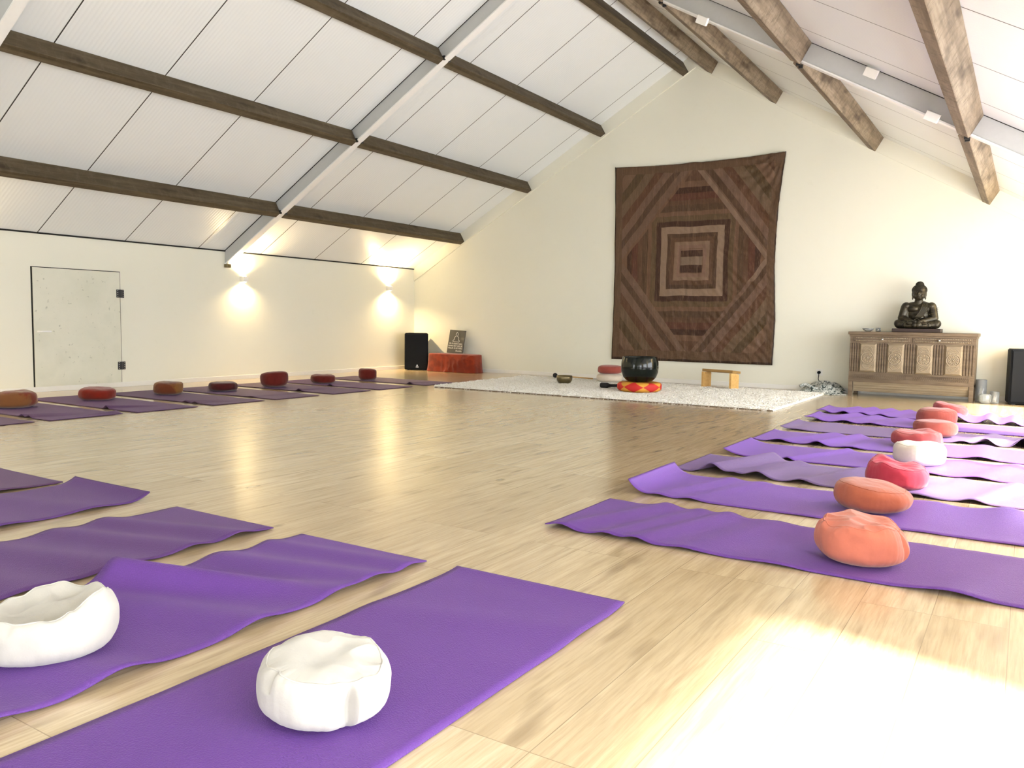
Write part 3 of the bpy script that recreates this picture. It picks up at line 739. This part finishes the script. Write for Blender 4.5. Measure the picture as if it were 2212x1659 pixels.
# ------------------------------------------------------------------ carved chest
def chest():
    X0, X1, Yf, Yb = -1.765, -.475, 10.20, 10.625
    e = empty('carved_chest', ((X0 + X1) / 2, (Yf + Yb) / 2, 0), 'weathered carved oak chest with four rosette panels under the statue', 'chest')
    ox, oy = e.location.x, e.location.y
    def P(bm, name, mat='aged_oak', parent=e, smooth=False):
        bmesh.ops.translate(bm, vec=(-ox, -oy, 0), verts=bm.verts)
        return finish(bm, name, mat, parent, smooth)
    bm = B((X0 - .02, X1 + .02, Yf - .03, Yb, .722, .758), bev=.006); box(bm, X0 - .008, X1 + .008, Yf - .014, Yb, .70, .722, bev=.004); P(bm, 'top')
    bm = B((X0 + .0, X0 + .03, Yf, Yb, .17, .70), (X1 - .03, X1, Yf, Yb, .17, .70), (X0, X1, Yb - .03, Yb, .17, .70), (X0, X1, Yf, Yb, .17, .19), (X0 + .02, X1 - .02, Yf + .02, Yf + .035, .19, .7), bev=0); P(bm, 'carcass')
    # frieze with two drawers and beaded carving
    for a, b in ((X0 + .04, -1.13), (-1.10, X1 - .03)):
        dw = P(B((a, b, Yf - .008, Yf + .02, .645, .697), bev=.004), 'drawer')
        n = 34
        for z in (.655, .687):
            bm = bmesh.new()
            for i in range(n): ellipsoid(bm, (a + .03 + (b - a - .06) * i / (n - 1) , Yf - .012, z), (.0075, .006, .006), u=8, v=6)
            bmesh.ops.translate(bm, vec=(-ox, -oy, 0), verts=bm.verts); finish(bm, 'beading', 'worn_highlight_oak', dw, True)
        bm = bmesh.new(); kx = -1.414 if a < -1.5 else -.831
        ellipsoid(bm, (kx, Yf - .026, .672), (.013, .013, .013)); tube(bm, [(kx, Yf - .005, .672), (kx, Yf - .022, .672)], .005)
        bmesh.ops.translate(bm, vec=(-ox, -oy, 0), verts=bm.verts); finish(bm, 'knob', 'chrome', dw, True)
    P(B((X0, X1, Yf - .002, Yf + .02, .628, .700)), 'frieze')
    # stiles
    px = [(-1.660, -1.468), (-1.366, -1.178), (-1.069, -.886), (-.778, -.592)]
    ed = [X0] + [q for p in px for q in p] + [X1]
    for a, b in zip(ed[0::2], ed[1::2]):
        bm = B((a, b, Yf - .002, Yf + .02, .285, .628)); n = 4
        for i in range(n):
            c = a + (b - a) * (i + .5) / n; w_ = (b - a) / n * .30; box(bm, c - w_, c + w_, Yf - .014, Yf, .29, .625, bev=.003)
        P(bm, 'stile')
    for a, b in px:
        bm = bmesh.new(); cz = (.285 + .628) / 2
        # bevelled moulding around a raised panel
        o_ = [(a, .285), (b, .285), (b, .628), (a, .628)]; i_ = [(a + .022, .305), (b - .022, .305), (b - .022, .608), (a + .022, .608)]
        vo_ = [bm.verts.new((x, Yf - .001, z)) for x, z in o_]; vi_ = [bm.verts.new((x, Yf - .026, z)) for x, z in i_]
        for i in range(4): bm.faces.new((vo_[i], vo_[(i + 1) % 4], vi_[(i + 1) % 4], vi_[i]))
        bm.faces.new(vi_); bm.verts.ensure_lookup_table()
        pn = P(bm, 'door_panel', 'pale_oak')
        bm = bmesh.new(); cx = (a + b) / 2
        for rr in (.018, .034, .050, .068):
            tube(bm, [(cx + rr * math.cos(t * PI / 16), Yf - .027, cz + rr * math.sin(t * PI / 16)) for t in range(32)], .0055, n=6, closed=True)
        for k_ in range(12):
            t = k_ * PI / 6; ellipsoid(bm, (cx + .042 * math.cos(t), Yf - .028, cz + .042 * math.sin(t)), (.007, .007, .007), u=8, v=6)
        ellipsoid(bm, (cx, Yf - .028, cz), (.012, .010, .012))
        for sg in (-1, 1):
            for r2 in (.085, .10, .115): tube(bm, [(cx + r2 * .62 * math.cos(t), Yf - .026, cz + sg * r2 * math.sin(t) * 1.15) for t in [PI * (.18 + .64 * q / 10) for q in range(11)]], .0045, n=6)
        bmesh.ops.translate(bm, vec=(-ox, -oy, 0), verts=bm.verts); finish(bm, 'rosette', 'worn_highlight_oak', pn, True)
    bm = B((X0, X1, Yf - .006, Yf + .02, .175, .285))
    for i in range(60):
        x = X0 + .05 + (X1 - X0 - .1) * i / 59
        if abs(x + 1.115) < .03: continue
        for z in (.222, .240, .258): box(bm, x - .006 + (.005 if z == .24 else 0), x + .003 + (.005 if z == .24 else 0), Yf - .012, Yf, z - .006, z + .006)
    P(bm, 'lower_rail')
    bm = bmesh.new(); prism(bm, [(Yf + .0, .175), (Yf + .02, .175), (Yf + .075, .06), (Yf + .055, .055)], 'x', X0 + .05, X1 - .05)
    for q in (.3, .55, .8): box(bm, X0 + .05, X1 - .05, Yf + .0 + .055 * q - .006, Yf + .055 * q + .01, .175 - .118 * q - .004, .175 - .118 * q + .004)
    P(bm, 'slanting_apron', 'pale_oak')
    for x in (X0, X1 - .045):
        for y in (Yf - .002, Yb - .05): P(B((x, x + .045, y, y + .05, 0, .175), bev=.004), 'foot')
    return e
chest()

# ------------------------------------------------------------------ seated statue
def statue():
    e = empty('buddha_statue', (-1.08, 10.37, .759), 'dark bronze seated buddha statue on top of the carved chest', 'statue')
    finish(B((-.25, .25, -.13, .15, 0, .042), bev=.006), 'plinth', 'dark_wood', e)
    bm = bmesh.new(); E = lambda c, r, rot=None: ellipsoid(bm, c, r, rot)
    # crossed legs
    from mathutils import Euler
    E((0, .0, .075), (.215, .125, .042))
    for s in (-1, 1):
        limb(bm, (s * .07, .05, .085), (s * .19, -.03, .092), .062, .050)
        limb(bm, (s * .19, -.03, .090), (s * -.02, -.105, .085), .046, .034)
        E((s * -.06, -.10, .105), (.055, .026, .018), Euler((0, 0, s * .25)))
        E((s * .205, -.02, .10), (.040, .055, .045))
    # torso, wrapped in a robe that closes the gap between arms and body
    E((0, .045, .14), (.135, .08, .075)); E((0, .04, .20), (.120, .070, .085)); E((0, .038, .27), (.140, .070, .070))
    E((0, .04, .315), (.135, .055, .040)); E((-.048, -.012, .270), (.055, .036, .036)); E((.048, -.012, .270), (.055, .036, .036))
    E((0, -.012, .17), (.075, .045, .045))
    for s in (-1, 1):
        E((s * .130, .035, .300), (.050, .052, .046))
        limb(bm, (s * .140, .035, .285), (s * .172, .01, .165), .048, .040)
        limb(bm, (s * .120, .045, .260), (s * .135, .03, .150), .045, .045)
        limb(bm, (s * .170, .005, .163), (s * .045, -.095, .125), .037, .022)
        E((s * .022, -.105, .125), (.036, .028, .013), Euler((0, 0, -s * .2)))
        for q in range(4): limb(bm, (s * .01, -.118 + q * .009, .127 + q * .003), (-s * .035, -.112 + q * .009, .125 + q * .004), .0062, .0048, 5)
        limb(bm, (s * .035, -.11, .135), (s * .004, -.115, .157), .007, .0055, 5)
    limb(bm, (0, .035, .32), (0, .022, .375), .050, .044)
    # head
    K = 1.17
    def H(c, r, rot=None): ellipsoid(bm, (c[0] * K, .02 + (c[1] - .02) * K, .355 + (c[2] - .355) * K), tuple(q * K for q in r), rot)
    H((0, .02, .43), (.058, .062, .070)); H((0, -.002, .405), (.045, .040, .042)); H((0, .028, .46), (.062, .064, .055))
    H((0, -.022, .386), (.019, .016, .013))
    H((0, -.044, .424), (.0085, .012, .022), Euler((.25, 0, 0))); H((0, -.050, .413), (.012, .010, .007))
    H((0, -.041, .396), (.019, .008, .0045)); H((0, -.040, .390), (.014, .008, .0045))
    for s in (-1, 1):
        H((s * .022, -.034, .433), (.014, .008, .0055)); H((s * .022, -.036, .446), (.018, .007, .004), Euler((0, s * .25, 0)))
        H((s * .03, -.022, .408), (.018, .018, .018))
        H((s * .059, .022, .425), (.008, .013, .026)); H((s * .056, .018, .390), (.007, .009, .022))
    o = finish(bm, 'figure', 'bronze', e, True, loc=(0, 0, 0))
    rm = o.modifiers.new('r', 'REMESH'); rm.mode = 'VOXEL'; rm.voxel_size = .0042; rm.use_smooth_shade = True
    s_ = o.modifiers.new('s', 'SMOOTH'); s_.factor = .4; s_.iterations = 2
    # hair: cap of small curls with the crown knob
    bm = bmesh.new(); hz = .482
    ellipsoid(bm, (0, .036, hz), (.074, .072, .062)); ellipsoid(bm, (0, .038, hz + .062), (.040, .040, .034))
    for k_ in range(260):
        z = 1 - (k_ + .5) / 260 * 1.25; a = k_ * 2.39996
        rr = math.sqrt(max(0, 1 - z * z)); v = Vector((rr * math.cos(a), rr * math.sin(a), z))
        if v.y < -.45 and z < .30: continue
        ellipsoid(bm, (v.x * .075, .036 + v.y * .073, hz + v.z * .063), (.0075,) * 3, u=6, v=5)
    for k_ in range(60):
        z = 1 - (k_ + .5) / 60 * 1.1; a = k_ * 2.39996; rr = math.sqrt(max(0, 1 - z * z))
        ellipsoid(bm, (rr * math.cos(a) * .040, .038 + rr * math.sin(a) * .040, hz + .062 + z * .034), (.007,) * 3, u=6, v=5)
    finish(bm, 'hair', 'bronze', e, True)
    # robe over one shoulder: parallel folds from shoulder to hip, plus sleeve folds
    bm = bmesh.new()
    for q in range(7):
        o_ = q * .013
        pts = [(.05 + o_, .08, .345 - q * .004), (.052 + o_, .035, .358 - q * .006), (.048 + o_, -.016, .332 - q * .006), (.040 + o_ * .9, -.045, .285), (.020 + o_ * .8, -.044, .235), (-.010 + o_ * .8, -.050, .19), (-.040 + o_ * .8, -.055, .155)]
        tube(bm, pts, .0052, n=8)
    for q in range(6):
        z = .27 - q * .02
        tube(bm, [(.115, .0 - q * .004, z + .01), (.15 + q * .002, -.012 - q * .004, z - .004), (.185 + q * .002, .012 - q * .004, z + .004), (.195, .045, z + .012)], .0048, n=8)
    for s in (-1, 1):
        for q in range(4):
            tube(bm, [(s * (.10 + q * .03), -.095 + q * .012, .115), (s * (.13 + q * .03), -.102 + q * .016, .088), (s * (.12 + q * .025), -.10 + q * .014, .058)], .004, n=8)
    finish(bm, 'robe_folds', 'bronze', e, True)
statue()

# ------------------------------------------------------------------ things on and beside the chest
def glass_thing(name, loc, prof, label, cat, group=None, content=None):
    bm = bmesh.new(); lathe(bm, prof, 32); o = finish(bm, name, 'clear_glass', smooth=True, loc=loc); tag(o, label, cat, group)
    if content:
        bm = bmesh.new(); lathe(bm, content, 24); finish(bm, 'candle', 'cotton_cream', o, True)
    return o
glass_thing('glass_dish', (-1.60, 10.36, .759), [(0, 0), (.03, .001), (.055, .02), (.068, .038), (.064, .038), (.05, .022), (.025, .006), (0, .005)], 'low clear glass dish on the left end of the chest', 'dish')
glass_thing('tealight_holder', (-1.50, 10.42, .759), [(0, 0), (.026, .001), (.030, .045), (.027, .045), (.024, .006), (0, .006)], 'small clear glass tealight holder on the chest, between dish and statue', 'candle holder', None, [(0, .007), (.02, .007), (.02, .02), (0, .021)])
glass_thing('glass_vase', (-.41, 10.36, 0), [(0, 0), (.05, .001), (.055, .02), (.055, .25), (.051, .25), (.050, .012), (0, .010)], 'tall clear glass vase on the floor against the right side of the chest', 'vase')
glass_thing('glass_jar', (-.36, 10.20, 0), [(0, 0), (.052, .001), (.06, .03), (.058, .09), (.045, .105), (.042, .105), (.054, .088), (.055, .03), (.048, .008), (0, .008)], 'short round glass jar on the floor in front of the glass vase', 'jar')
glass_thing('glass_lantern', (-.275, 10.27, 0), [(0, 0), (.042, .001), (.045, .01), (.045, .13), (.041, .13), (.040, .012), (0, .010)], 'straight glass candle jar on the floor left of the right loudspeaker', 'candle holder', None, [(0, .012), (.03, .012), (.03, .05), (0, .052)])

# throw heaped beside the chest
def throw():
    bm = bmesh.new(); nx, ny = 110, 80; vs = []
    for i in range(nx + 1):
        row = []
        for j in range(ny + 1):
            s, t = i / nx, j / ny
            x = -2.35 + .50 * s + .03 * math.sin(t * 7); y = 10.225 + .37 * t + .02 * math.sin(s * 9)
            env = min(1, s * 7) * min(1, (1 - s) * 7 + .35) * min(1, t * 4 + .05) * min(1, (1 - t) * 8 + .4)
            h_ = .055 + .075 * math.sin(PI * min(1, s * 1.05)) ** 1 * t
            z = .006 + env * (h_ + .035 * noise.noise(Vector((x * 9, y * 9, 1))) + .028 * abs(noise.noise(Vector((x * 20, y * 12, 4)))))
            row.append(bm.verts.new((x + 2.06, y - 10.36, max(z, .003))))
        vs.append(row)
    for i in range(nx):
        for j in range(ny): bm.faces.new((vs[i][j], vs[i + 1][j], vs[i + 1][j + 1], vs[i][j + 1]))
    # rolled hem towards the rug
    tube(bm, [(-.27 + q * .035, -.10 + .02 * math.sin(q) + q * .008, .075 + .025 * math.sin(q * .9)) for q in range(8)], .020, n=10)
    o = finish(bm, 'throw_blanket', 'throw', smooth=True, loc=(-2.06, 10.36, 0))
    tag(o, 'crumpled grey and white patterned throw on the floor left of the chest', 'blanket')
    # dark flat folded cloth next to it
    bm = bmesh.new(); prism(bm, [(-2.06, 10.08), (-1.78, 10.19), (-1.78, 10.22), (-1.98, 10.22)], 'z', .002, .012)
    o = finish(bm, 'floor_cloth', 'throw', None); tag(o, 'dark flat cloth corner between throw and chest foot', 'cloth')
throw()

# socket with plug and cable
e = empty('wall_socket', (-2.187, YB, .235), 'white wall socket with a black plug, left of the chest', 'socket')
finish(B((-.04, .04, -.010, 0, -.04, .04), bev=.004), 'face_plate', 'white_paint', e)
bm = bmesh.new(); tube(bm, [(0, -.01, 0), (0, -.045, 0)], .019, n=16); pg = finish(bm, 'plug', 'black_plastic', e, True)
bm = bmesh.new(); tube(bm, [(0, -.04, -.005), (.006, -.06, -.03), (.0, -.05, -.08), (.02, -.06, -.13)], .0045); finish(bm, 'cable', 'black_plastic', pg, True)

# ------------------------------------------------------------------ loudspeakers
def speaker(x, y, label, rz):
    e = empty('loudspeaker', (x, y, 0), label, 'loudspeaker', 'black loudspeakers in the far corners', rz)
    w_, dp, h_ = .38, .34, .60
    bm = bmesh.new(); prism(bm, [(-w_ / 2, -dp / 2), (w_ / 2, -dp / 2), (w_ * .38, dp / 2), (-w_ * .38, dp / 2)], 'z', .01, h_)
    bmesh.ops.bevel(bm, geom=bm.edges[:], offset=.01, segments=2, affect='EDGES'); finish(bm, 'cabinet', 'black_plastic', e)
    bm = bmesh.new(); box(bm, -w_ / 2 + .015, w_ / 2 - .015, -dp / 2 - .012, -dp / 2 + .002, .03, h_ - .02, bev=.006); finish(bm, 'grille', 'black_plastic', e)
    # triangular emblem with a smaller triangle notched out of its foot
    bm = bmesh.new(); y0, y1 = -dp / 2 - .016, -dp / 2 - .011; c = .015
    for q in ([(-.022, .055), (-.010, .055), (.004, .085), (-.003, .096)], [(.022, .055), (.010, .055), (-.004, .085), (.003, .096)], [(-.022, .046), (.022, .046), (.022, .051), (-.022, .051)]):
        prism(bm, [(a + c, b) for a, b in q], 'y', y0, y1)
    finish(bm, 'emblem', 'badge_metal', e)
    for sx in (-1, 1):
        finish(B((sx * .13 - .015, sx * .13 + .015, -.13, -.10, 0, .012)), 'rubber_foot', 'black_steel', e)
    return e
speaker(-8.42, 10.36, 'black loudspeaker in the far left corner beside the draped box', .62)
speaker(.0, 10.42, 'black loudspeaker cut off by the right edge, right of the carved chest', .25)

# ------------------------------------------------------------------ draped box with plaque
def draped():
    bm = bmesh.new(); n = 220; rings = []; hw, hd = .45, .17
    def outline(a, gx, gy, ex=5):
        c, s = math.cos(a), math.sin(a); r_ = (abs(c / gx) ** ex + abs(s / gy) ** ex) ** (-1 / ex); return r_ * c, r_ * s
    prof = [(0, .285), (.5, .288), (.9, .286), (.985, .28), (1.0, .268), (1.005, .24), (1.01, .20), (1.02, .15), (1.03, .10), (1.045, .05), (1.06, .015), (1.075, .004)]
    for k_, z in prof:
        if k_ == 0: rings.append([bm.verts.new((0, 0, z))]); continue
        row = []
        for i in range(n):
            a = 2 * PI * i / n; x, y = outline(a, hw, hd)
            dr = 1 - z / .28
            f_ = 1 + .010 * dr * math.sin(a * 17 + 2 * noise.noise(Vector((a * 2, 0, 0)))) * (noise.noise(Vector((math.cos(a) * 2, math.sin(a) * 2, 3))) + .5)
            x *= k_ * f_; y *= k_ * (1 + (f_ - 1) * 2.5)
            # swag fold on the front right
            if y < 0 and z < .27: y -= .03 * g((x - .12) * .55 + (z - .1) * -1.0, 0, .022)
            row.append(bm.verts.new((x, y, z)))
        rings.append(row)
    for a, b in zip(rings, rings[1:]):
        for i in range(n):
            j = (i + 1) % n
            if len(a) == 1: bm.faces.new((a[0], b[i], b[j]))
            else: bm.faces.new((a[i], a[j], b[j], b[i]))
    o = finish(bm, 'draped_box', 'velvet_rust', smooth=True, loc=(-7.665, 10.38, 0), rot=(0, 0, .0))
    tag(o, 'low box under rust red velvet cloth against the back wall, beside the left loudspeaker', 'draped box')
draped()
def text_mesh(txt, size, loc, rot, parent, mat, name, italic=0, align='CENTER', ext=.0008):
    cu = bpy.data.curves.new('t', 'FONT'); cu.body = txt; cu.size = size; cu.align_x = align; cu.extrude = ext; cu.shear = italic
    to = bpy.data.objects.new('t', cu); col.objects.link(to)
    bpy.context.view_layer.update(); dg = bpy.context.evaluated_depsgraph_get()
    me = bpy.data.meshes.new_from_object(to.evaluated_get(dg)); bpy.data.objects.remove(to)
    me.name = name; me.materials.clear(); me.materials.append(M[mat])
    o = bpy.data.objects.new(name, me); col.objects.link(o); o.parent = parent; o.location = loc; o.rotation_euler = rot
    return o
def plaque():
    e = empty('plaque', (-7.745, 10.48, .288), 'dark grey plaque with white buddha outline and Dutch text leaning on the wall', 'plaque')
    e.rotation_euler = (-.19, .045, 0)
    finish(B((-.155, .155, -.010, .010, 0, .375), bev=.003), 'board', 'plaque_grey', e)
    bm = bmesh.new()
    half = [(0, .342), (.008, .335), (.010, .328), (.018, .318), (.020, .302), (.016, .288), (.012, .280), (.016, .272), (.036, .262), (.042, .240), (.044, .215), (.058, .208), (.064, .195), (.058, .184)]
    pts = [(x, -.012, z) for x, z in half] + [(-x, -.012, z) for x, z in half[::-1][:-1]]
    tube(bm, pts, .0034, n=6, closed=True); finish(bm, 'seated_outline', 'lettering', e)
    for i, s in enumerate(('ER IS GEEN WEG', 'NAAR HET GELUK', 'GELUK IS DE WEG')):
        text_mesh(s, .034, (0, -.0115, .143 - i * .036), (PI / 2, 0, 0), e, 'lettering', 'lettering')
    text_mesh('Boeddha', .034, (.135, -.0115, .030), (PI / 2, 0, 0), e, 'lettering', 'lettering', .25, 'RIGHT')
plaque()

# ------------------------------------------------------------------ on the rug
# big black singing bowl on its brocade cushion
bx, by = -3.815, 8.80
bm, _ = zafu_mesh(.262, .138, 60, dimple=.02, pleat=.0, lump=.006, nu=120, nv=60, ex=3.3)
o = finish(bm, 'bowl_cushion', 'brocade', smooth=True, loc=(bx, by, RUGZ - .012)); tag(o, 'round red and yellow diamond patterned cushion under the black singing bowl', 'cushion')
bm = bmesh.new()
lathe(bm, [(0, .0), (.10, .0), (.15, .012), (.19, .05), (.213, .11), (.220, .17), (.215, .23), (.203, .275), (.200, .290), (.194, .294), (.188, .290), (.192, .27), (.203, .22), (.207, .17), (.200, .11), (.178, .06), (.14, .025), (0, .015)], 64)
o = finish(bm, 'singing_bowl', 'lacquer', smooth=True, loc=(bx, by, .134)); tag(o, 'large glossy black singing bowl resting on a diamond patterned cushion', 'singing bowl')
# small brass bowl
bm = bmesh.new(); lathe(bm, [(0, 0), (.05, 0), (.08, .012), (.10, .045), (.104, .08), (.100, .105), (.096, .105), (.098, .08), (.094, .045), (.075, .018), (0, .008)], 40)
o = finish(bm, 'singing_bowl', 'brass', smooth=True, loc=(-5.06, 9.25, RUGZ - .004)); tag(o, 'small brass singing bowl on the left part of the white rug', 'singing bowl')
# mallet on the rug
e = empty('bowl_mallet', (-4.25, 8.98, RUGZ + .03), 'black padded bowl mallet lying left of the diamond cushion', 'mallet', None, .12)
bm = bmesh.new(); tube(bm, [(-.15, 0, 0), (-.14, 0, 0), (-.06, 0, 0), (-.03, 0, 0)], [.024, .032, .032, .020], n=14); finish(bm, 'striking_head', 'striker', e, True)
bm = bmesh.new(); tube(bm, [(-.03, 0, 0), (.08, 0, .004), (.10, 0, .004), (.13, 0, .004), (.145, 0, .004)], [.018, .020, .030, .030, .02], n=12); finish(bm, 'handle', 'striker', e, True)
# felt striker with pale stick
e = empty('felt_striker', (-5.60, 10.0, RUGZ + .03), 'striker with small black ball and pale stick on the far left of the rug', 'striker', None, .1)
bm = bmesh.new(); ellipsoid(bm, (-.02, 0, .01), (.034, .034, .034)); finish(bm, 'ball', 'striker', e, True)
bm = bmesh.new(); tube(bm, [(0, 0, .008), (.55, 0, -.012)], .008, n=8); finish(bm, 'stick', 'stool_wood', e, True)
# stack of two cushions behind the bowl
zafu(-4.74, 9.93, 'white cushion at the bottom of the pair behind the black bowl', 'cotton_cream', 'pair of stacked cushions on the rug', .175, .12, 61, z=RUGZ - .006, nu=96, nv=48, lump=.006, dimple=.0, pleat=0, seams=False)
zafu(-4.735, 9.93, 'red cushion lying on the white one behind the black bowl', 'brick', 'pair of stacked cushions on the rug', .165, .115, 62, z=RUGZ + .108, nu=96, nv=48, lump=.006, dimple=.0, pleat=0, seams=False, ex=3.8)
# kneeling stool
e = empty('meditation_stool', (-3.26, 10.05, RUGZ - .012), 'small light wooden kneeling stool on the right part of the white rug', 'stool', None, -.28)
finish(B((-.225, .225, -.090, .090, .196, .228), bev=.004), 'seat', 'stool_brown', e, rot=(-.10, 0, 0), loc=(0, 0, .004))
for s in (-1, 1):
    bm = bmesh.new(); prism(bm, [(-.085, 0), (.085, 0), (.085, .183), (-.085, .205)], 'x', s * .205 - .014, s * .205 + .014)
    box(bm, min(s * .205, s * .17), max(s * .205, s * .17), -.05, .05, .18, .20)
    finish(bm, 'side_board', 'stool_wood', e)
